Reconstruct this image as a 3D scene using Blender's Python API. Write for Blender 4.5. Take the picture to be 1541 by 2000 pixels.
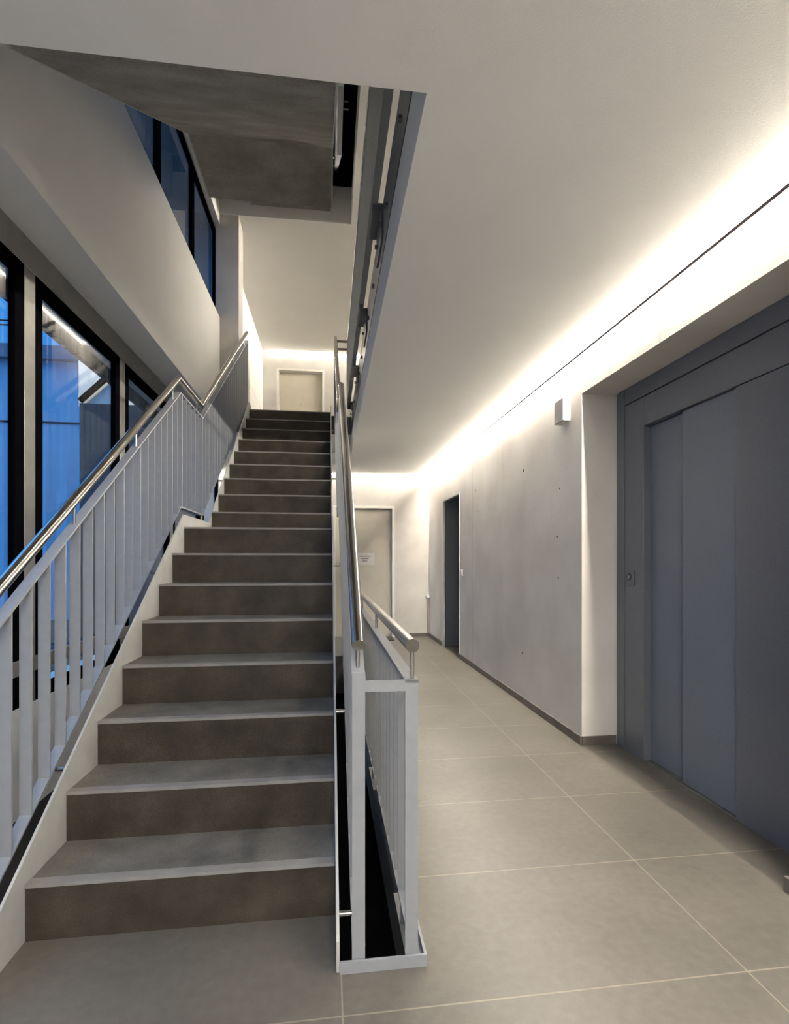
import bpy, bmesh, math
from mathutils import Vector

for o in list(bpy.data.objects):
    bpy.data.objects.remove(o, do_unlink=True)
sc = bpy.context.scene
COL = sc.collection

# ---------------------------------------------------------------- camera
F_PX, PX, PY, W_PX, H_PX = 1050.0, 782.0, 1096.0, 1541.0, 2000.0
YAW = math.atan((PX - 642.0) / F_PX)
cam_data = bpy.data.cameras.new('camera')
cam_data.sensor_fit = 'HORIZONTAL'
cam_data.sensor_width = 36.0
cam_data.lens = F_PX / W_PX * 36.0
cam_data.shift_x = (W_PX / 2 - PX) / W_PX
cam_data.shift_y = (PY - H_PX / 2) / W_PX
cam_data.clip_start = 0.02
cam = bpy.data.objects.new('camera', cam_data)
cam.location = (0, 0, 1.222)
cam.rotation_euler = (math.pi / 2, 0, -YAW)
COL.objects.link(cam)
sc.camera = cam

# ---------------------------------------------------------------- world, exposure, lamp strengths
SKY = 0.5
STRIP = 410.0
STRIP_UP = 380.0
STRIP_FAR = 80.0
FILL = 21.0  # strength of the added fill panel behind the camera
Y_STRIP = -1.0
sc.view_settings.view_transform = 'Standard'
sc.view_settings.look = 'None'
sc.view_settings.exposure = 1.12
sc.view_settings.gamma = 1.0
sc.view_settings.use_curve_mapping = False
w = bpy.data.worlds.new('dusk_sky')
sc.world = w
w.use_nodes = True
wt = w.node_tree
wt.nodes.clear()
wo = wt.nodes.new('ShaderNodeOutputWorld')
bg = wt.nodes.new('ShaderNodeBackground')
tc = wt.nodes.new('ShaderNodeTexCoord')
sp = wt.nodes.new('ShaderNodeSeparateXYZ')
cr = wt.nodes.new('ShaderNodeValToRGB')
cr.color_ramp.elements[0].position = 0.35
cr.color_ramp.elements[0].color = (0.05, 0.36, 1.0, 1)
cr.color_ramp.elements[1].position = 0.7
cr.color_ramp.elements[1].color = (0.45, 1.3, 2.7, 1)
wt.links.new(tc.outputs['Generated'], sp.inputs[0])
wt.links.new(sp.outputs['Z'], cr.inputs[0])
wt.links.new(cr.outputs[0], bg.inputs[0])
bg.inputs[1].default_value = SKY
wt.links.new(bg.outputs[0], wo.inputs[0])

# ---------------------------------------------------------------- materials
def new_mat(name):
    m = bpy.data.materials.new(name)
    m.use_nodes = True
    return m, m.node_tree, m.node_tree.nodes['Principled BSDF']

def noise_mat(name, c1, c2, scale=3.0, rough=0.6, metallic=0.0, bump=0.0, fine=60.0, detail=6.0, spec=0.5, stretch=None):
    m, t, b = new_mat(name)
    N = t.nodes
    tc = N.new('ShaderNodeTexCoord')
    mp = N.new('ShaderNodeMapping')
    if stretch: mp.inputs['Scale'].default_value = stretch
    t.links.new(tc.outputs['Object'], mp.inputs[0])
    n = N.new('ShaderNodeTexNoise')
    n.inputs['Scale'].default_value = scale
    n.inputs['Detail'].default_value = detail
    r = N.new('ShaderNodeValToRGB')
    r.color_ramp.elements[0].position = 0.3
    r.color_ramp.elements[1].position = 0.7
    r.color_ramp.elements[0].color = (*c1, 1)
    r.color_ramp.elements[1].color = (*c2, 1)
    t.links.new(mp.outputs[0], n.inputs['Vector'])
    t.links.new(n.outputs[0], r.inputs[0])
    t.links.new(r.outputs[0], b.inputs['Base Color'])
    b.inputs['Roughness'].default_value = rough
    b.inputs['Metallic'].default_value = metallic
    b.inputs['Specular IOR Level'].default_value = spec
    if bump:
        n2 = N.new('ShaderNodeTexNoise')
        n2.inputs['Scale'].default_value = fine
        n2.inputs['Detail'].default_value = 4
        bp = N.new('ShaderNodeBump')
        bp.inputs['Strength'].default_value = bump
        bp.inputs['Distance'].default_value = 0.01
        t.links.new(mp.outputs[0], n2.inputs['Vector'])
        t.links.new(n2.outputs[0], bp.inputs['Height'])
        t.links.new(bp.outputs[0], b.inputs['Normal'])
    return m, t, b, r

def sg(r, g, b):
    f = lambda c: ((c / 255 + 0.055) / 1.055) ** 2.4 if c > 10 else c / 255 / 12.92
    return (f(r), f(g), f(b))

M = {}
M['plaster'] = noise_mat('painted_ceiling', sg(234, 233, 230), sg(238, 237, 234), 2.0, 0.85, bump=0.05, fine=180, spec=0.2)[0]
M['concrete'] = noise_mat('exposed_concrete', sg(176, 173, 169), sg(200, 197, 192), 2.2, 0.6, bump=0.12, fine=45, detail=10, spec=0.3)[0]
M['soffit'] = noise_mat('stair_concrete', sg(126, 122, 114), sg(158, 154, 146), 4.0, 0.8, bump=0.2, fine=70, detail=10, spec=0.2)[0]
M['stringer'] = noise_mat('painted_stringer', sg(168, 169, 168), sg(180, 181, 179), 8.0, 0.6, spec=0.3)[0]
M['basement'] = noise_mat('darkened_concrete', sg(52, 52, 54), sg(66, 66, 66), 3.0, 0.9)[0]  # darkness of the unlit void put into the concrete colour
M['tread'] = noise_mat('stair_tile', sg(84, 82, 79), sg(116, 113, 108), 7.0, 0.45, bump=0.06, fine=120, detail=10, spec=0.35)[0]
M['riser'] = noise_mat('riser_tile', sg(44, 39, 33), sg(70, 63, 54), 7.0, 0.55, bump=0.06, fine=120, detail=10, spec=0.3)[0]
M['nosing'] = noise_mat('nosing_strip', sg(124, 122, 121), sg(140, 138, 136), 12.0, 0.4, spec=0.4)[0]
M['baseboard'] = noise_mat('dark_baseboard_tile', sg(84, 78, 74), sg(104, 98, 92), 9.0, 0.5)[0]
M['steel_paint'] = noise_mat('grey_painted_steel', sg(138, 141, 146), sg(144, 147, 152), 30.0, 0.5, metallic=0.1, bump=0.02, fine=300)[0]
M['plate'] = noise_mat('galvanised_plate', sg(96, 98, 104), sg(122, 124, 130), 10.0, 0.35, metallic=0.7, bump=0.05, fine=60)[0]
M['inox'] = noise_mat('brushed_stainless_steel', sg(186, 183, 178), sg(190, 187, 182), 4.0, 0.22, metallic=1.0)[0]
M['black_frame'] = noise_mat('black_window_frame', sg(6, 6, 9), sg(9, 9, 12), 20.0, 0.9, spec=0.0)[0]
M['post'] = noise_mat('grey_facade_post', sg(118, 116, 112), sg(132, 130, 126), 14.0, 0.35, metallic=0.3)[0]
M['slate'] = noise_mat('slate_grey_lacquer', sg(104, 110, 121), sg(109, 115, 126), 60.0, 0.45, bump=0.05, fine=400, spec=0.4)[0]
M['slate_frame'] = noise_mat('slate_grey_frame', sg(96, 99, 107), sg(102, 105, 113), 60.0, 0.35, bump=0.05, fine=400)[0]
M['sill_alu'] = noise_mat('ribbed_aluminium', sg(150, 148, 142), sg(165, 163, 158), 60.0, 0.35, metallic=0.8)[0]
M['white_trim'] = noise_mat('white_lacquer', sg(214, 212, 206), sg(220, 218, 212), 20.0, 0.4)[0]
M['door'] = noise_mat('cream_door', sg(188, 182, 168), sg(194, 188, 174), 10.0, 0.5)[0]
M['dark_door'] = noise_mat('charcoal_door', sg(60, 62, 66), sg(68, 70, 74), 20.0, 0.6)[0]
M['lintel'] = noise_mat('shaded_lintel', sg(132, 131, 128), sg(140, 139, 136), 9.0, 0.7, bump=0.05, fine=200)[0]  # slab shade put into the grey of the lintel face
M['profile'] = noise_mat('dark_led_profile', sg(24, 22, 24), sg(28, 26, 28), 9.0, 0.9, spec=0.0)[0]
M['rubber'] = noise_mat('black_mat', sg(34, 32, 32), sg(52, 50, 48), 60.0, 0.9)[0]
M['paper'] = noise_mat('paper', sg(206, 201, 196), sg(212, 207, 202), 20.0, 0.7)[0]
M['ink'] = noise_mat('ink', sg(60, 55, 60), sg(70, 65, 70), 20.0, 0.7)[0]
M['brass'] = noise_mat('old_pipe', sg(170, 150, 110), sg(190, 176, 150), 20.0, 0.4, metallic=0.3)[0]
M['hole'] = noise_mat('anchor_hole', sg(70, 60, 52), sg(84, 74, 64), 20.0, 0.9)[0]
M['joint'] = noise_mat('formwork_joint', sg(140, 132, 122), sg(150, 142, 132), 20.0, 0.9)[0]
M['ground'] = noise_mat('asphalt', sg(50, 52, 56), sg(66, 68, 72), 3.0, 0.9)[0]
M['fascia'] = noise_mat('roof_fascia', sg(120, 132, 150), sg(128, 140, 158), 2.0, 0.5)[0]
M['cable'] = noise_mat('black_cable', sg(20, 22, 40), sg(24, 26, 44), 5.0, 0.6)[0]

# concrete wall with faint vertical streaks
m, t, b, r = noise_mat('formwork_concrete', sg(206, 200, 194), sg(230, 225, 219), 1.7, 0.55, bump=0.1, fine=40, detail=12, spec=0.35)
M['formwork'] = m

# floor tile with grout
def floor_mat(name, c1, c2, grout):
    m, t, b, r = noise_mat(name, c1, c2, 1.6, 0.38, bump=0.04, fine=90, detail=12, spec=0.4)
    N, L = t.nodes, t.links
    geo = N.new('ShaderNodeTexCoord')
    s = N.new('ShaderNodeSeparateXYZ')
    L.new(geo.outputs['Object'], s.inputs[0])
    def line(sock, off, size, wid):
        a = N.new('ShaderNodeMath'); a.operation = 'SUBTRACT'; a.inputs[1].default_value = off
        L.new(sock, a.inputs[0])
        p = N.new('ShaderNodeMath'); p.operation = 'PINGPONG'; p.inputs[1].default_value = size / 2
        L.new(a.outputs[0], p.inputs[0])
        c = N.new('ShaderNodeMath'); c.operation = 'LESS_THAN'; c.inputs[1].default_value = wid / 2
        L.new(p.outputs[0], c.inputs[0])
        return c
    lx = line(s.outputs['X'], 0.037, 1.2, 0.005)
    ly = line(s.outputs['Y'], 1.451, 0.601, 0.005)
    mx = N.new('ShaderNodeMath'); mx.operation = 'MAXIMUM'
    L.new(lx.outputs[0], mx.inputs[0]); L.new(ly.outputs[0], mx.inputs[1])
    mix = N.new('ShaderNodeMix'); mix.data_type = 'RGBA'
    L.new(mx.outputs[0], mix.inputs['Factor'])
    L.new(r.outputs[0], mix.inputs['A'])
    mix.inputs['B'].default_value = (*grout, 1)
    L.new(mix.outputs['Result'], b.inputs['Base Color'])
    return m
def speckle(m, amt=0.35, scale=260):
    t = m.node_tree; b = t.nodes['Principled BSDF']; src = b.inputs['Base Color'].links[0].from_socket
    n = t.nodes.new('ShaderNodeTexNoise'); n.inputs['Scale'].default_value = scale; n.inputs['Detail'].default_value = 6
    tc = t.nodes.new('ShaderNodeTexCoord'); t.links.new(tc.outputs['Object'], n.inputs['Vector'])
    mr = t.nodes.new('ShaderNodeMapRange'); mr.inputs['From Min'].default_value = .3; mr.inputs['From Max'].default_value = .7
    mr.inputs['To Min'].default_value = 1 - amt; mr.inputs['To Max'].default_value = 1 + amt
    mx = t.nodes.new('ShaderNodeVectorMath'); mx.operation = 'SCALE'
    t.links.new(n.outputs[0], mr.inputs[0]); t.links.new(src, mx.inputs[0]); t.links.new(mr.outputs[0], mx.inputs['Scale'])
    t.links.new(mx.outputs[0], b.inputs['Base Color'])
speckle(M['tread']); speckle(M['riser']); speckle(M['soffit'], .2, 120)
M['floor'] = floor_mat('large_floor_tile', sg(82, 79, 74), sg(101, 97, 90), sg(128, 122, 110))
speckle(M['floor'], .10, 30)

# emitting diffuser
def emit(name, col, strength):
    m, t, b = new_mat(name)
    b.inputs['Base Color'].default_value = (0.9, 0.9, 0.9, 1)
    b.inputs['Emission Color'].default_value = (*col, 1)
    b.inputs['Emission Strength'].default_value = strength
    return m
WARM = (1.0, 0.91, 0.77)
M['led'] = emit('led_diffuser', WARM, STRIP)
M['led_far'] = emit('led_diffuser_far', WARM, STRIP_FAR)
M['panel'] = emit('fill_diffuser', (1.0, 0.95, 0.87), FILL)
M['led_up'] = emit('led_diffuser_upper', WARM, STRIP_UP)

# architectural glass: transparent with mirror-like fresnel reflection
def glass_mat(name, tint):
    m = bpy.data.materials.new(name); m.use_nodes = True
    t = m.node_tree; t.nodes.clear()
    out = t.nodes.new('ShaderNodeOutputMaterial')
    tr = t.nodes.new('ShaderNodeBsdfTransparent'); tr.inputs[0].default_value = (*tint, 1)
    gl = t.nodes.new('ShaderNodeBsdfGlossy'); gl.inputs['Roughness'].default_value = 0.01
    fr = t.nodes.new('ShaderNodeFresnel')
    ge = t.nodes.new('ShaderNodeNewGeometry')
    io = t.nodes.new('ShaderNodeMapRange')      # same reflectance on both faces of the thin pane
    io.inputs['To Min'].default_value = 1.5; io.inputs['To Max'].default_value = 1 / 1.5
    t.links.new(ge.outputs['Backfacing'], io.inputs['Value']); t.links.new(io.outputs[0], fr.inputs['IOR'])
    mx = t.nodes.new('ShaderNodeMixShader')
    t.links.new(fr.outputs[0], mx.inputs[0]); t.links.new(tr.outputs[0], mx.inputs[1]); t.links.new(gl.outputs[0], mx.inputs[2])
    t.links.new(mx.outputs[0], out.inputs[0])
    return m
M['glass'] = glass_mat('window_glass', (0.86, 0.9, 0.92))

M['tinted'] = glass_mat('tinted_window_glass', (0.55, 0.6, 0.65))

# corrugated blue cladding / ribbed grey valance
def ribbed(name, c1, c2, axis, pitch, rough=0.5, metallic=0.0):
    m, t, b, r = noise_mat(name, c1, c2, 1.2, rough, metallic=metallic, detail=6)
    N, L = t.nodes, t.links
    tc = N.new('ShaderNodeTexCoord'); s = N.new('ShaderNodeSeparateXYZ')
    L.new(tc.outputs['Object'], s.inputs[0])
    p = N.new('ShaderNodeMath'); p.operation = 'PINGPONG'; p.inputs[1].default_value = pitch / 2
    L.new(s.outputs[axis], p.inputs[0])
    bp = N.new('ShaderNodeBump'); bp.inputs['Distance'].default_value = 0.6; bp.inputs['Strength'].default_value = 0.9
    L.new(p.outputs[0], bp.inputs['Height'])
    L.new(bp.outputs[0], b.inputs['Normal'])
    return m
M['blue_clad'] = ribbed('blue_corrugated_cladding', sg(205, 220, 240), sg(220, 232, 250), 'X', 0.5)
M['valance'] = ribbed('ribbed_grey_metal', sg(96, 98, 100), sg(132, 134, 136), 'Y', 0.05)

# ---------------------------------------------------------------- mesh helpers
ORG = {}
def org(p):
    return ORG.get(p.name, Vector((0, 0, 0))) if p else Vector((0, 0, 0))

class MB:
    def __init__(s): s.v, s.f = [], []
    def box(s, x0, x1, y0, y1, z0, z1):
        b = len(s.v)
        s.v += [(x, y, z) for z in (z0, z1) for y in (y0, y1) for x in (x0, x1)]
        s.f += [tuple(b + i for i in q) for q in ((0,2,3,1),(4,5,7,6),(0,1,5,4),(2,6,7,3),(0,4,6,2),(1,3,7,5))]
        return s
    def hexa(s, pts):   # 8 corners: bottom 4 ccw, top 4 ccw
        b = len(s.v); s.v += [tuple(p) for p in pts]
        s.f += [tuple(b + i for i in q) for q in ((3,2,1,0),(4,5,6,7),(0,1,5,4),(1,2,6,5),(2,3,7,6),(3,0,4,7))]
        return s
    def prism(s, poly, x0, x1):      # poly of (y,z), extruded along x
        b = len(s.v); n = len(poly)
        s.v += [(x0, y, z) for y, z in poly] + [(x1, y, z) for y, z in poly]
        s.f.append(tuple(b + i for i in range(n)))
        s.f.append(tuple(b + n + i for i in reversed(range(n))))
        for i in range(n):
            j = (i + 1) % n
            s.f.append((b + i, b + n + i, b + n + j, b + j))
        return s
    def tube(s, path, r, n=20, cap=True):
        path = [Vector(p) for p in path]
        rings = []
        for i, p in enumerate(path):
            d = Vector((0, 0, 0))
            if i > 0: d += (p - path[i-1]).normalized()
            if i < len(path) - 1: d += (path[i+1] - p).normalized()
            d.normalize()
            up = Vector((0, 0, 1)) if abs(d.z) < 0.95 else Vector((1, 0, 0))
            a = d.cross(up).normalized(); c = a.cross(d).normalized()
            k = 1.0
            if 0 < i < len(path) - 1:
                k = 1.0 / max(0.5, d.dot((path[i+1] - p).normalized()))
            ring = []
            for j in range(n):
                t = 2 * math.pi * j / n
                ring.append(p + a * (r * math.cos(t)) + c * (r * k * math.sin(t)))
            rings.append(ring)
        b = len(s.v)
        for ring in rings: s.v += [tuple(q) for q in ring]
        for i in range(len(rings) - 1):
            for j in range(n):
                k2 = (j + 1) % n
                s.f.append((b+i*n+j, b+i*n+k2, b+(i+1)*n+k2, b+(i+1)*n+j))
        if cap:
            s.f.append(tuple(b + j for j in reversed(range(n))))
            e = b + (len(rings) - 1) * n
            s.f.append(tuple(e + j for j in range(n)))
        return s
    def bar(s, path, wx, wz):     # flat bar following a (y,z) path at x, vertical end cuts
        x, pts = path
        poly = [(y, z + wz / 2) for y, z in pts] + [(y, z - wz / 2) for y, z in reversed(pts)]
        return s.prism(poly, x - wx / 2, x + wx / 2)

def build(name, mb, mat, parent=None, bevel=0.0, smooth=False):
    o0 = org(parent)
    me = bpy.data.meshes.new(name)
    me.from_pydata([(x - o0.x, y - o0.y, z - o0.z) for x, y, z in mb.v], [], mb.f)
    bm = bmesh.new(); bm.from_mesh(me)
    bmesh.ops.recalc_face_normals(bm, faces=bm.faces)
    bm.to_mesh(me); bm.free()
    me.materials.append(M[mat] if isinstance(mat, str) else mat)
    o = bpy.data.objects.new(name, me)
    COL.objects.link(o)
    if parent: o.parent = parent
    ORG[o.name] = o0
    if bevel:
        b = o.modifiers.new('bevel', 'BEVEL'); b.width = bevel; b.segments = 2; b.limit_method = 'ANGLE'
    if smooth:
        for p in me.polygons: p.use_smooth = True
        me.set_sharp_from_angle(angle=math.radians(35))
    return o

def thing(name, loc, label, cat, group=None):
    o = bpy.data.objects.new(name, None)
    o.empty_display_size = 0.1
    o.location = loc; COL.objects.link(o)
    ORG[o.name] = Vector(loc)
    o['label'] = label; o['category'] = cat
    if group: o['group'] = group
    return o
def tag(o, label, cat, group=None):
    o['label'] = label; o['category'] = cat
    if group: o['group'] = group
    return o
def struct(name, mb, mat, label=None, **k):
    o = build(name, mb, mat, **k)
    o['kind'] = 'structure'
    if label: o['label'] = label
    return o
def copy_tree(o, parent=None):
    c = o.copy(); COL.objects.link(c); c.parent = parent
    for ch in [x for x in list(bpy.data.objects) if x.parent == o]:
        copy_tree(ch, c)
    return c

# ---------------------------------------------------------------- dimensions
RISE = 0.1815
ST = 3.085                      # storey height
T1, T2 = 0.274, 0.2665          # goings of the two flights
Y1 = 1.87                       # first riser
YL = 4.655                      # first riser of the second flight
YT = YL + 8 * T2                # last riser
XL, XR = -0.967, 0.023          # staircase sides
ZL = 8 * RISE                   # half landing
CE = 2.61                       # ceiling height
CF = CE + 0.24                  # slab top (below the screed)
OPX = 0.288                     # right edge of stair opening
OPY0, OPY1 = 1.57, 6.95
YB = 8.62                       # far wall, lower floor
YU = 11.38                      # far wall, upper floor
ZU = 5.56                       # upper ceiling
YN = -3.5                       # wall behind the camera
XF = 2.6                        # outer edge right
def wx(y): return 1.695 - 0.0085 * y

# ---------------------------------------------------------------- floors and ceilings
f = MB()
f.box(-1.6, XF, YN, 1.605, -0.475, 0)
f.box(XL, 0.03, 1.605, 1.9, -0.475, 0)
f.box(0.294, XF, 1.605, 6.95, -0.235, 0)
f.box(OPX, XF, 1.605, 6.95, -0.475, -0.235)
f.box(-1.6, XF, 6.95, YU + .3, -0.475, 0)
struct('floor', f, 'floor', 'large beige grey floor tiles with pale joints')
f = MB()
f.box(-1.6, XF, YN, OPY0, CE, CF)
f.box(OPX, XF, OPY0, OPY1, CE, CF)
f.box(-1.6, XF, OPY1, YU + .3, CE, CF)
struct('ceiling', f, 'plaster', 'smooth pale plaster ceiling with long stair opening')
f = MB()
f.box(-1.6, XF, YN, OPY0 + .03, CF, ST)
f.box(0.294, XF, OPY0 + .03, OPY1, CF, ST)
f.box(-1.6, XF, OPY1, YU + .3, CF, ST)
struct('floor_upper', f, 'floor')
f = MB()
f.box(-1.6, XF, YN, OPY0, ZU, ZU + .24)
f.box(OPX, XF, OPY0, OPY1, ZU, ZU + .24)
f.box(-1.6, XF, OPY1, YU + .3, ZU, ZU + .24)
f.box(-1.6, XF, YN, OPY0 + .03, ZU + .24, ZU + .475)
f.box(0.294, XF, OPY0 + .03, OPY1, ZU + .24, ZU + .475)
f.box(-1.6, XF, OPY1, YU + .3, ZU + .24, ZU + .475)
struct('ceiling_upper', f, 'plaster', 'pale ceiling of the upper storey seen through the opening')
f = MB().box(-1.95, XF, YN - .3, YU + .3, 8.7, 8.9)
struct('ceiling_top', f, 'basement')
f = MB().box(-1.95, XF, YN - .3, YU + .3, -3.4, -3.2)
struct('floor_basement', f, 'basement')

# ---------------------------------------------------------------- right wall with recesses
RY0, RY1, RZ = 1.772, 3.38, 2.335
DY0, DY1, DZ = 6.62, 7.58, 2.118
def wseg(mb, y0, y1, z0, z1, x1=XF, inset=0.0):
    a, b2 = wx(y0) + inset, wx(y1) + inset
    mb.hexa([(a, y0, z0), (x1, y0, z0), (x1, y1, z0), (b2, y1, z0), (a, y0, z1), (x1, y0, z1), (x1, y1, z1), (b2, y1, z1)])
mb = MB()
wseg(mb, YN, RY0, 0, CE)
wseg(mb, RY0, RY1, RZ, CE)
wseg(mb, RY1, DY0, 0, CE)
wseg(mb, DY0, DY1, DZ, CE)
wseg(mb, DY1, YB + .3, 0, CE)
struct('wall_right', mb, 'formwork', 'exposed concrete corridor wall with lift recess and doorway')
mb = MB(); mb.box(2.2, XF, RY0, RY1, 0, RZ); mb.box(2.15, XF, DY0, DY1, 0, DZ)
struct('wall_right_recess', mb, 'dark_door')
mb = MB(); wseg(mb, YN, YU + .3, ST, ZU); wseg(mb, YN, YU + .3, ZU + .475, 8.7); wseg(mb, YN, YU + .3, -3.2, -.475)
struct('wall_right_upper', mb, 'formwork')

# baseboards
def bbseg(mb, y0, y1):
    a, b2 = wx(y0), wx(y1); t = 0.012
    mb.hexa([(a-t, y0, 0), (a, y0, 0), (b2, y1, 0), (b2-t, y1, 0), (a-t, y0, .058), (a, y0, .058), (b2, y1, .058), (b2-t, y1, .058)])
mb = MB(); bbseg(mb, YN, RY0); bbseg(mb, RY1, DY0); bbseg(mb, DY1, YB)
mb.box(wx(RY1), 1.903, RY1 - .012, RY1, 0, .058)
mb.box(wx(RY0) - .012, 1.903, RY0, RY0 + .012, 0, .058)
struct('baseboard_right', mb, 'baseboard')
mb = MB().box(1.08, wx(YB), YB - .012, YB, 0, .058).box(-1.6, -0.02, YB - .012, YB, 0, .058)
struct('baseboard_far', mb, 'baseboard')

# far walls
mb = MB()
mb.box(-1.6, 0.08, YB, YB + .3, 0, CE); mb.box(1.045, 2.2, YB, YB + .3, 0, CE); mb.box(0.08, 1.045, YB, YB + .3, 2.10, CE)
struct('wall_far', mb, 'concrete', 'pale wall at the end of the corridor')
mb = MB()
UX0, UX1, UDZ = -1.055, -0.105, ST + 2.13
mb.box(-1.6, UX0, YU, YU + .3, ST, ZU); mb.box(UX1, 2.2, YU, YU + .3, ST, ZU); mb.box(UX0, UX1, YU, YU + .3, UDZ, ZU)
mb.box(-1.6, 2.2, YU, YU + .3, ZU + .475, 8.7)
struct('wall_far_upper', mb, 'concrete', 'pale end wall of the upper storey')
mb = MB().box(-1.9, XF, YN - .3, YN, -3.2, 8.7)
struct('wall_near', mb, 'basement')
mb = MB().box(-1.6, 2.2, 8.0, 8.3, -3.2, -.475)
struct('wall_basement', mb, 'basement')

# left corridor wall upstairs and pier
mb = MB().box(-1.75, -1.45, 7.29, YU, ST, ZU)
struct('wall_left_upper', mb, 'concrete')
mb = MB().box(-1.40, -1.12, 6.96, 7.29, ST, ZU)
struct('wall_pier', mb, 'concrete', 'narrow concrete pier at the top of the stairs')

# ---------------------------------------------------------------- left facade
SOF, SPZ, WT = 2.955, 4.27, 2.80     # soffit, spandrel top, window head
mb = MB()
mb.box(-1.9, -1.6, YN, YU, -.12, 0.455)
mb.box(-1.9, -1.6, YN, YU, WT, SOF)
mb.box(-1.9, -1.35, YN, YU, SOF, SPZ)
mb.box(-1.9, -1.35, YN, YU, 5.43, ZU + .475)
mb.box(-1.9, -1.35, YN, 0.3, SPZ, 5.43)
mb.box(-1.9, -1.35, 7.09, YU, SPZ, 5.43)
mb.box(-1.9, -1.6, YN, -1.0, .455, WT); mb.box(-1.9, -1.6, 8.2, YU, .455, WT)
mb.box(-1.9, -1.35, YN, YU, ZU + .475, 8.7)
struct('wall_left_basement', MB().box(-1.9, -1.6, YN, YU, -3.2, -.12), 'basement')  # facade below the floor coloured dark for the shade in the void
struct('wall_left', mb, 'plaster', 'pale facade wall with deep spandrel between lower and upper windows')

POSTS = [0.505, 1.825, 3.145, 4.465, 5.785, 7.105]
mb_all = []
def window(n, y0, y1, z0, z1, x, fr=0.055, top=0.07, bot=0.07, pane='glass', label=None):
    root = bpy.data.objects.new('window_%d' % n, None); root.location = (x, y0, z0); COL.objects.link(root)
    ORG[root.name] = Vector((x, y0, z0)); root['kind'] = 'structure'
    if label: root['label'] = label
    m = MB()
    m.box(x - .035, x, y0, y0 + fr, z0, z1); m.box(x - .035, x, y1 - fr, y1, z0, z1)
    m.box(x - .035, x, y0 + fr, y1 - fr, z1 - top, z1); m.box(x - .035, x, y0 + fr, y1 - fr, z0, z0 + bot)
    build('window_frame', m, 'black_frame', root)
    m = MB().box(x - .028, x - .022, y0 + fr, y1 - fr, z0 + bot, z1 - top)
    build('pane', m, pane, root)
    return root
WX = -1.603
n = 0
edges = [-1.0] + POSTS + [8.2]
for i in range(len(edges) - 1):
    n += 1
    window(n, edges[i] + (.05 if i else 0), edges[i+1] - .05, 0.455, WT, WX, fr=.085, label='black framed window of the lower facade')
UW = [0.3, 1.3, 2.5, 3.64, 4.78, 5.93, 7.09]
for i in range(len(UW) - 1):
    n += 1
    window(n, UW[i], UW[i+1], SPZ, 5.43, -1.42, fr=.045, pane='tinted', top=.05, bot=.05, label='black framed window above the spandrel')
n_tr = 1
struct('trim_1', MB().box(-1.60, -1.597, YN, YU, WT, SOF - .001), 'lintel', 'lintel band above the lower windows, its shade put into the grey')  # thin overlay that paints the slab's shade onto the lintel
for y in POSTS:
    n_tr += 1
    m = MB().box(-1.66, -1.60, y - .055, y + .055, .455, WT)
    struct('trim_%d' % n_tr, m, 'post', 'grey vertical steel post between windows', bevel=.004)
n_tr += 1
struct('trim_%d' % n_tr, MB().box(-1.60, -1.575, -1.0, 8.2, .63, .705), 'post', 'grey horizontal rail across the windows', bevel=.003)
n_tr += 1
struct('trim_%d' % n_tr, MB().box(-1.6, -1.35, YN, YU, SPZ - .002, SPZ + .004), 'black_frame', 'black sill edge under the upper windows')

# ---------------------------------------------------------------- steel edge plates of the openings
for k, zb in enumerate((0.0, ST)):
    n_tr += 1
    m = MB()
    m.box(0.286, 0.294, 1.605, 6.95, zb - .225, zb + .035)
    m.box(0.033, 0.294, 1.597, 1.605, zb - .225, zb + .035)
    struct('trim_%d' % n_tr, m, 'steel_paint' if k == 0 else 'plate', 'low steel edge plate around the stair slot')

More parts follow.
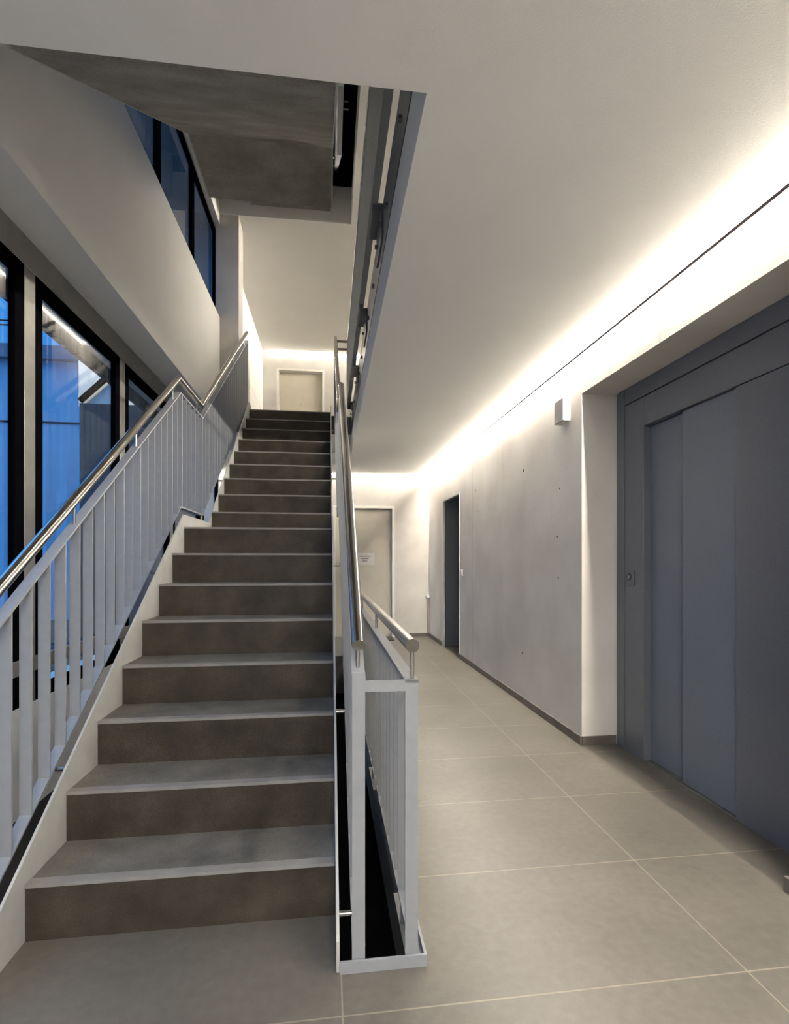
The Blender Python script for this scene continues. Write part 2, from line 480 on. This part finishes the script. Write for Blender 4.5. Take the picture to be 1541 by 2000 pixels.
# ---------------------------------------------------------------- staircase
def nos(y):      # nosing line of the first flight
    return RISE + (y - Y1) * RISE / T1
def nos2(y):
    return ZL + RISE + (y - YL) * RISE / T2
def soffit_pts(z0):
    d = .42
    sl1 = RISE / T1; sl2 = RISE / T2
    ya = 1.87 + (-.285 - RISE + d) / sl1     # where the slope meets z=-0.285
    yb = 1.87 + (1.115 - RISE + d) / sl1
    yc = YL + (1.115 - ZL - RISE + .46) / sl2
    ye = YL + (2.62 - ZL - RISE + .46) / sl2
    return [(OPY0 + .035, -.285), (ya, -.285), (yb, 1.115), (yc, 1.115), (ye, 2.62), (OPY1, 2.62)]
def make_staircase(z0):
    root = thing('staircase', (-0.47, Y1, z0), '', 'staircase')
    s = MB()
    top = [(OPY0 + .035, -.02)]
    ys = [Y1 + i * T1 for i in range(8)] + [YL + i * T2 for i in range(9)]
    z = -.02
    pts = [(OPY0 + .035, z)]
    for i, y in enumerate(ys):
        pts.append((y + .012, z))
        z += RISE
        pts.append((y + .012, z))
    pts.append((OPY1, z))
    poly = pts + list(reversed(soffit_pts(z0)))
    s.prism([(a, b2 + z0) for a, b2 in poly], XL + .001, XR - .001)
    build('flight_slab', s, 'soffit', root)
    for i, y in enumerate(ys):
        zt = (i + 1) * RISE + z0
        yn = ys[i+1] if i < 16 else OPY1
        r_ = MB().box(XL + .001, XR - .001, y, y + .012, zt - RISE, zt - .012)
        build('riser', r_, 'riser', root)
        t_ = MB().box(XL + .001, XR - .001, y, yn + (.011 if i < 16 else 0), zt - .012, zt)
        to = build('tread', t_, 'tread', root)
        n_ = MB().box(XL + .001, XR - .001, y - .003, y + .036, zt - .010, zt + .0015)
        build('nosing', n_, 'nosing', to)
    for x0, x1 in ((XL - .009, XL), (XR, XR + .009)):
        up = .085
        a = [(1.606, nos(1.606) + up), (Y1 + 7 * T1 - .005, nos(Y1 + 7 * T1) + up), (YL - .10, ZL + up), (YL + 8 * T2, nos2(YL + 8 * T2) + up), (OPY1, ST + up)]
        lo = [(OPY0 + .04, -.285)] + soffit_pts(z0)[1:]
        s = MB().prism([(p, q + z0) for p, q in a] + [(p, q + z0) for p, q in reversed(lo)], x0, x1)
        build('stringer', s, 'stringer', root)
    return root
stair = make_staircase(0)
stair['label'] = 'tiled staircase in the middle of the hall, rising from the floor'
up_st = copy_tree(stair); up_st.location.z = ST
up_st['label'] = 'underside of the upper concrete staircase seen through the ceiling opening'
dn_st = copy_tree(stair); dn_st.location.z = -ST
dn_st['label'] = 'staircase descending below floor level, glimpsed through the gaps'

# ---------------------------------------------------------------- balustrades
HR = 0.021
def path_off(off_s, off_l, y0=1.62, y1=7.1):
    """kinked (y,z) path parallel to the nosing line"""
    s = .662
    yk1 = 3.94; yk2 = 4.61
    zk = off_l + ZL
    return [(y0, zk - (yk1 - y0) * s), (yk1, zk), (yk2, zk), (y1, zk + (y1 - yk2) * s)]
def zpath(path, y):
    for (a, za), (b2, zb) in zip(path, path[1:]):
        if a - 1e-6 <= y <= b2 + 1e-6:
            return za + (zb - za) * (y - a) / (b2 - a)
    return path[0][1] if y < path[0][0] else path[-1][1]
def stair_rail(root, x, rods, side):
    top = path_off(0, 0.950)
    hr = path_off(0, 1.052)
    bot = path_off(0, 0.150)
    build('top_rail', MB().bar((x, top), .04, .010), 'steel_paint', root)
    build('bottom_rail', MB().bar((x, bot), .04, .010), 'steel_paint', root)
    h = build('handrail', MB().tube([(x, y, z) for y, z in hr], HR, 24), 'inox', root, smooth=True)
    y = 1.907 - .1215 * 2
    ylist = []
    while y < 7.06:
        ylist.append(y); y += .1215
    for y in ylist[1:]:
        a, b2 = zpath(bot, y), zpath(top, y)
        build('baluster', MB().box(x - .02, x + .02, y - .004, y + .004, a, b2), 'steel_paint', root)
    for y in rods:
        build('bracket', MB().tube([(x, y, zpath(top, y)), (x, y, zpath(hr, y) - .01)], .0065, 12), 'inox', root, smooth=True)
    return top, hr, bot, ylist

# left balustrade
lb = thing('balustrade', (-1.045, 1.62, 0), 'grey steel balustrade with kinked steel handrail along the windows', 'balustrade')
RODS = [1.68, 2.384, 3.104, 3.80, 4.47, 5.33, 6.12, 6.9]
top, hr, bot, yl = stair_rail(lb, -1.045, RODS, -1)
build('post', MB().box(-1.065, -1.025, 7.09, 7.1, ST - .2, zpath(top, 7.09)), 'steel_paint', lb)
for y in (2.2, 3.3, 5.2, 6.3):
    build('spacer', MB().tube([(XL - .009, y, zpath(bot, y) - .02), (-1.03, y, zpath(bot, y) - .02)], .008, 12), 'inox', lb, smooth=True)
# centre balustrade: stair side + corridor side joined by a cross bar
cb = thing('balustrade', (0.168, 1.62, 0), 'grey steel balustrade at the front, its two frames joined around the narrow stair slot', 'balustrade')
XS, XC = 0.089, 0.250
top, hr, bot, yl = stair_rail(cb, XS, [1.66] + RODS[1:], 1)
ZR = .857
m = MB().box(XC - .02, XC + .02, 1.61, 7.0, ZR - .005, ZR + .005); build('top_rail', m, 'steel_paint', cb)
m = MB().box(XC - .02, XC + .02, 1.615, 7.0, .112, .122); build('bottom_rail', m, 'steel_paint', cb)
build('handrail', MB().tube([(XC + .003, 1.615, .9645), (XC + .003, 6.98, .9645)], HR, 24), 'inox', cb, smooth=True)
for y in yl[1:]:
    build('baluster', MB().box(XC - .02, XC + .02, y - .004, y + .004, .117, ZR), 'steel_paint', cb)
for y in (1.63, 2.87, 4.07, 5.27, 6.47):
    build('bracket', MB().tube([(XC + .003, y, ZR), (XC + .003, y, .955)], .0068, 12), 'inox', cb, smooth=True)
build('post', MB().box(.069, .108, 1.61, 1.62, -.2, .889), 'steel_paint', cb)
build('post', MB().box(.2295, .2685, 1.61, 1.62, -.2, .862), 'steel_paint', cb)
build('cross_bar', MB().box(.108, .2295, 1.61, 1.62, .829, .862), 'steel_paint', cb)
zt = zpath(hr, 7.0)
build('return_bar', MB().tube([(XS, 6.93, zpath(hr, 6.93)), (XC, 6.93, zpath(hr, 6.93))], .016, 12), 'inox', cb, smooth=True)
build('return_bar', MB().tube([(XS, 6.93, zpath(top, 6.93)), (XC, 6.93, zpath(top, 6.93))], .016, 12), 'inox', cb, smooth=True)
for y in (1.68, 2.35, 3.3, 5.2, 6.3):
    build('spacer', MB().tube([(XR + .009, y, zpath(bot, y) + .02), (XS - .015, y, zpath(bot, y) + .02)], .009, 12), 'inox', cb, smooth=True)
# fixing brackets below the corridor side
for y in (1.62, 2.82, 4.0, 5.18, 6.36):
    m = MB().box(.232, .286, y, y + .31, .012, .022).box(.276, .286, y, y + .31, -.15, .012)
    m.box(.236, .262, y + .14, y + .15, .022, .112)
    bo = build('fixing_bracket', m, 'plate', cb)
    for dy in (.05, .26):
        build('bolt', MB().tube([(.262, y + dy, -.06), (.277, y + dy, -.06)], .012, 6), 'plate', bo)
for k, y in enumerate((2.1, 2.62, 3.4, 3.85, 4.6, 5.0, 5.9)):
    build('bolt', MB().tube([(.272, y, -.12), (.287, y, -.12)], .014, 12), 'plate', cb)

up_cb = copy_tree(cb); up_cb.location.z = ST
up_cb['label'] = 'upper storey balustrade on the ceiling slot, seen from below with its bolts'
up_lb = copy_tree(lb); up_lb.location.z = ST
up_lb['label'] = 'balustrade of the upper flight beside the upper windows, mostly hidden by concrete'

# white end panel at the stair head
tag(build('end_panel', MB().box(-1.06, -1.045, 7.12, 7.40, ST, ST + .93), 'white_trim', bevel=.003),
    'narrow white panel standing where the left balustrade ends upstairs', 'panel')

# ---------------------------------------------------------------- LED strips
def led_right(y0, y1, zc, mat, label):
    root = thing('led_strip', (wx(y0), y0, zc), label, 'strip light')
    m = MB()
    def skew(mm, dx0, dx1, dz0, dz1):
        mm.hexa([(wx(y0)+dx0, y0, zc+dz0), (wx(y0)+dx1, y0, zc+dz0), (wx(y1)+dx1, y1, zc+dz0), (wx(y1)+dx0, y1, zc+dz0),
                 (wx(y0)+dx0, y0, zc+dz1), (wx(y0)+dx1, y0, zc+dz1), (wx(y1)+dx1, y1, zc+dz1), (wx(y1)+dx0, y1, zc+dz1)])
    skew(m, -.016, -.004, -.013, -.001)
    build('diffuser', m, mat, root)
    m = MB(); skew(m, -.028, -.017, -.026, -.015)
    build('profile', m, 'profile', root)
    return root
led_right(Y_STRIP, YB - .25, CE, 'led', 'long glowing light strip where ceiling meets the concrete wall')
led_right(1.0, YU - .001, ZU, 'led_up', 'light strip along the right wall of the upper storey')
def led_far(x0, x1, y, zc, mat, label):
    root = thing('led_strip', (x0, y, zc), label, 'strip light')
    build('diffuser', MB().box(x0, x1, y - .016, y - .004, zc - .013, zc - .001), mat, root)
    build('profile', MB().box(x0, x1, y - .027, y - .018, zc - .023, zc - .014), 'profile', root)
led_far(-1.55, wx(YB) - .03, YB, CE, 'led_far', 'short glowing light strip above the door at the corridor end')
pn = thing('fill_panel', (0.2, -1.5, CE), 'added flat fill panel under the ceiling behind the viewer', 'fill light')  # added emissive fill for the hall, out of view
build('housing', MB().box(-.42, .82, -2.12, -.88, CE - .03, CE), 'white_trim', pn)
build('diffuser', MB().box(-.40, .80, -2.10, -.90, CE - .035, CE - .03), 'panel', pn)
led_far(-1.25, wx(YU) - .03, YU, ZU, 'led_far', 'glowing light strip above the upstairs door')

# ---------------------------------------------------------------- doors
def door(n, x0, x1, y, z0, z1, label, rec=.1):
    root = bpy.data.objects.new('door_%d' % n, None); root.location = (x0, y, z0); COL.objects.link(root)
    ORG[root.name] = Vector((x0, y, z0)); root['kind'] = 'structure'; root['label'] = label
    m = MB(); t = .03
    m.box(x0 - .012, x0 + t, y - .008, y + rec + .05, z0, z1 + .012); m.box(x1 - t, x1 + .012, y - .008, y + rec + .05, z0, z1 + .012)
    m.box(x0 + t, x1 - t, y - .008, y + rec + .05, z1 - t, z1 + .012)
    build('door_frame', m, 'white_trim', root)
    build('door_leaf', MB().box(x0 + t, x1 - t, y + rec, y + rec + .045, z0, z1 - t), 'door', root)
    build('peephole', MB().tube([((x0+x1)/2, y + rec - .003, z0 + 1.45), ((x0+x1)/2, y + rec + .01, z0 + 1.45)], .007, 12), 'ink', root)
    return root
door(1, .08, 1.045, YB, 0, 2.10, 'cream door at the corridor end with a paper notice')
door(2, UX0, UX1, YU, ST, UDZ, 'cream door upstairs behind the last step', rec=.16)
nt = thing('notice', (.61, YB + .098, 1.25), 'small white paper notice on the cream corridor door', 'notice')
build('sheet', MB().box(.42, .74, YB + .0965, YB + .099, 1.16, 1.355), 'paper', nt)
for z, a, b2 in ((1.30, .49, .67), (1.262, .52, .645), (1.225, .54, .62)):
    m = MB(); x = a; k = 0
    while x < b2:
        wd = .010 + .006 * ((k * 7) % 3); m.box(x, min(x + wd, b2), YB + .0955, YB + .0965, z - .006, z + .006); x += wd + .003; k += 1
    build('text_line', m, 'ink', nt)

# doorway lining in the right wall
root = bpy.data.objects.new('door_3', None); root.location = (wx(DY0), DY0, 0); COL.objects.link(root)
ORG[root.name] = Vector(root.location); root['kind'] = 'structure'; root['label'] = 'dark doorway with thin white edge in the concrete wall'
m = MB(); a, b2 = wx(DY0), wx(DY1)
m.box(a - .006, 2.12, DY0, DY0 + .02, 0, DZ); m.box(b2 - .008, b2 + .02, DY1 - .04, DY1, 0, DZ); m.hexa([(a-.008, DY0, DZ-.045), (a+.03, DY0, DZ-.045), (b2+.03, DY1, DZ-.045), (b2-.008, DY1, DZ-.045), (a-.008, DY0, DZ), (a+.03, DY0, DZ), (b2+.03, DY1, DZ), (b2-.008, DY1, DZ)])
build('door_frame', m, 'white_trim', root)
m = MB(); m.box(b2 + .02, 2.12, DY1 - .015, DY1, 0, DZ - .03); m.box(b2 + .03, 2.12, DY0 + .012, DY1 - .015, DZ - .03, DZ)
build('lining', m, 'slate', root)
build('door_leaf', MB().box(2.10, 2.14, DY0 + .012, DY1 - .015, 0, DZ - .03), 'dark_door', root)

# ---------------------------------------------------------------- lift
EX = 1.905
el = thing('elevator_door', (EX, 2.6, 0), 'dark slate lift entrance with two sliding panels in a concrete recess', 'elevator')
OY0, OY1, OZ = 2.31, 3.055, 2.045
m = MB()
m.box(EX, EX + .10, OY1, 3.265, 0, 2.226)
m.box(EX, EX + .10, RY0 + .001, OY1, OZ + .004, 2.226)
build('frame', m, 'slate_frame', el, bevel=.002)
build('side_panel', MB().box(EX + .002, EX + .10, RY0 + .001, OY0 - .001, 0, OZ), 'slate_frame', el, bevel=.002)
m = MB().box(EX - .004, EX + .10, 3.272, RY1 - .035, 0, 2.335)
build('edge_strip', m, 'slate_frame', el, bevel=.002)
build('edge_strip', MB().box(EX + .01, EX + .10, RY1 - .033, RY1 - .001, 0, 2.335), 'slate_frame', el)
build('header', MB().box(EX - .002, EX + .1, RY0 + .001, 3.265, 2.232, 2.334), 'slate_frame', el, bevel=.002)
build('door_panel', MB().box(EX + .045, EX + .07, 2.68, OY1, .008, OZ), 'slate', el, bevel=.002)
build('door_panel', MB().box(EX + .020, EX + .042, OY0, 2.72, .008, OZ), 'slate', el, bevel=.002)
m = MB()
for k in range(4): m.box(EX + .004 + k * .016, EX + .014 + k * .016, OY0, OY1, 0, .006)
build('sill', m, 'sill_alu', el)
cbn = thing('call_button', (EX, 3.2, 1.125), 'small metal lift call plate on the dark frame', 'call button')
build('plate', MB().box(EX - .006, EX, 3.155, 3.235, 1.065, 1.165), 'plate', cbn, bevel=.002)
build('button_ring', MB().tube([(EX - .009, 3.20, 1.122), (EX - .005, 3.20, 1.122)], .022, 20), 'ink', cbn)
build('button', MB().tube([(EX - .013, 3.20, 1.122), (EX - .005, 3.20, 1.122)], .012, 20), 'inox', cbn)

# ---------------------------------------------------------------- small wall things
bx = thing('sensor_box', (1.62, 3.62, 2.28), 'white box sensor mounted high on the concrete wall beside the lift recess', 'sensor')
build('housing', MB().box(wx(3.6) - .045, wx(3.6) + .004, 3.55, 3.70, 2.20, 2.365), 'white_trim', bx, bevel=.004)
build('front_cover', MB().box(wx(3.6) - .052, wx(3.6) - .0455, 3.552, 3.698, 2.204, 2.361), 'paper', bx, bevel=.002)
sw = thing('light_switch', (1.635, 6.52, 1.08), 'small white switch on the wall beside the dark doorway', 'switch')
build('plate', MB().box(wx(6.5) - .012, wx(6.5), 6.47, 6.55, 1.04, 1.12), 'white_trim', sw, bevel=.004)
build('rocker', MB().box(wx(6.5) - .018, wx(6.5) - .012, 6.485, 6.535, 1.055, 1.105), 'paper', sw, bevel=.002)
cp = thing('conduit', (1.6, YB - .02, 0.05), 'thin vertical pipe in the far corner of the corridor', 'pipe')
build('pipe', MB().tube([(1.595, YB - .02, .058), (1.595, YB - .02, .60)], .010, 12), 'brass', cp, smooth=True)
build('socket', MB().tube([(1.59, YB - .05, .655), (1.59, YB - .001, .655)], .028, 20), 'white_trim', cp, smooth=True)
tag(build('door_mat', MB().box(.25, 1.0, 8.2, 8.58, 0, .012), 'rubber'), 'black mat on the tiles before the cream door', 'mat')
n_tr += 1
m = MB()
for y, z0, z1 in ((4.996, .06, CE - .06), (6.05, .06, CE - .06), (2.546, RZ + .002, CE - .1)):
    m.box(wx(y) - .0008, wx(y) + .002, y - .0025, y + .0025, z0, z1)
struct('trim_%d' % n_tr, m, 'joint', 'hairline formwork joints in the concrete wall')
for (y, z, r, lab) in ((4.435, 2.0, .014, 'largest dark anchor hole, in the concrete left of the white sensor box'),
        (3.756, 1.40, .009, 'small dark pit in the concrete below the sensor box, at mid height'),
        (4.459, .431, .010, 'dark anchor hole low on the concrete wall below the largest hole'),
        (3.72, 1.75, .007, 'tiny dark pit just under the white sensor box'),
        (3.74, 1.1, .007, 'tiny dark pit near the concrete corner, lowest below the sensor box'),
        (5.9, 2.02, .010, 'dark anchor hole high between dark doorway and wall joint'),
        (5.8, 1.78, .008, 'small dark pit a little below the high hole near the doorway'),
        (5.85, .60, .009, 'dark anchor hole low on the wall near the dark doorway')):
    h = build('anchor_hole', MB().tube([(wx(y) - .001, y, z), (wx(y) + .004, y, z)], r, 12), 'hole')
    tag(h, lab, 'hole', 'anchor holes in the concrete wall')

# ---------------------------------------------------------------- outside
g = MB().box(-60, -1.9, -20, 60, -.5, -.3)
struct('ground', g, 'ground')
bb = thing('building', (-16, 15, -.3), 'blue corrugated metal building outside the windows', 'building')
build('wall', MB().box(-30, -6.25, 15, 25, -.3, 6.40), 'blue_clad', bb)
build('roof_fascia', MB().box(-30.2, -6.1, 14.8, 25, 6.40, 6.74), 'fascia', bb)
build('cladding_joint', MB().box(-30, -6.2, 14.97, 15.0, 4.79, 4.83), 'cable', bb)
wg = thing('building_wing', (-3.5, 9.2, -.3), 'dark low wing with pale upper wall beside the blue building', 'building')
build('lower_wall', MB().box(-3.95, -1.92, 9.2, 14, -.3, 3.75), 'dark_door', wg)
build('upper_wall', MB().box(-4.05, -1.92, 9.4, 14, 3.75, 9.0), 'plaster', wg)
build('brace', MB().tube([(-4.0, 9.33, 3.82), (-3.3, 9.33, 4.5)], .05, 8), 'black_frame', wg)
wl = thing('added_lamp', (-3.0, 9.4, 6.6), 'added unseen lamp that warms the pale wing wall', 'lamp')  # added, unseen; throws warm light onto the wing wall
build('lamp_head', MB().tube([(-3.0, 8.9, 6.75), (-3.0, 8.9, 6.85)], .12, 16), 'black_frame', wl)
build('arm', MB().tube([(-3.0, 8.9, 6.84), (-3.0, 9.4, 6.84)], .03, 10), 'black_frame', wl)
ld = bpy.data.lights.new('added_light', 'SPOT'); ld.energy = 700; ld.color = (1, .86, .62); ld.spot_size = 1.5; ld.spot_blend = 1; ld.shadow_soft_size = .1
lo = bpy.data.objects.new('added_light', ld); COL.objects.link(lo); lo.parent = wl; lo.location = (0, -.5, .1)
lo.rotation_euler = Vector((-.1, .35, -1.6)).to_track_quat('-Z', 'Y').to_euler()
for k, z in enumerate((6.98, 7.09)):
    tag(build('power_line', MB().tube([(-40, 14.3, z + .25), (-20, 14.3, z + .05), (0, 14.3, z)], .02, 8), 'cable'),
        ('lower' if k == 0 else 'upper') + ' black cable strung across the sky above the blue building', 'cable', None)
tag(build('valance', MB().box(-1.82, -1.78, YN, 8.0, 2.70, 3.3), 'valance'), 'ribbed grey metal valance hanging outside above the lower windows', 'valance')
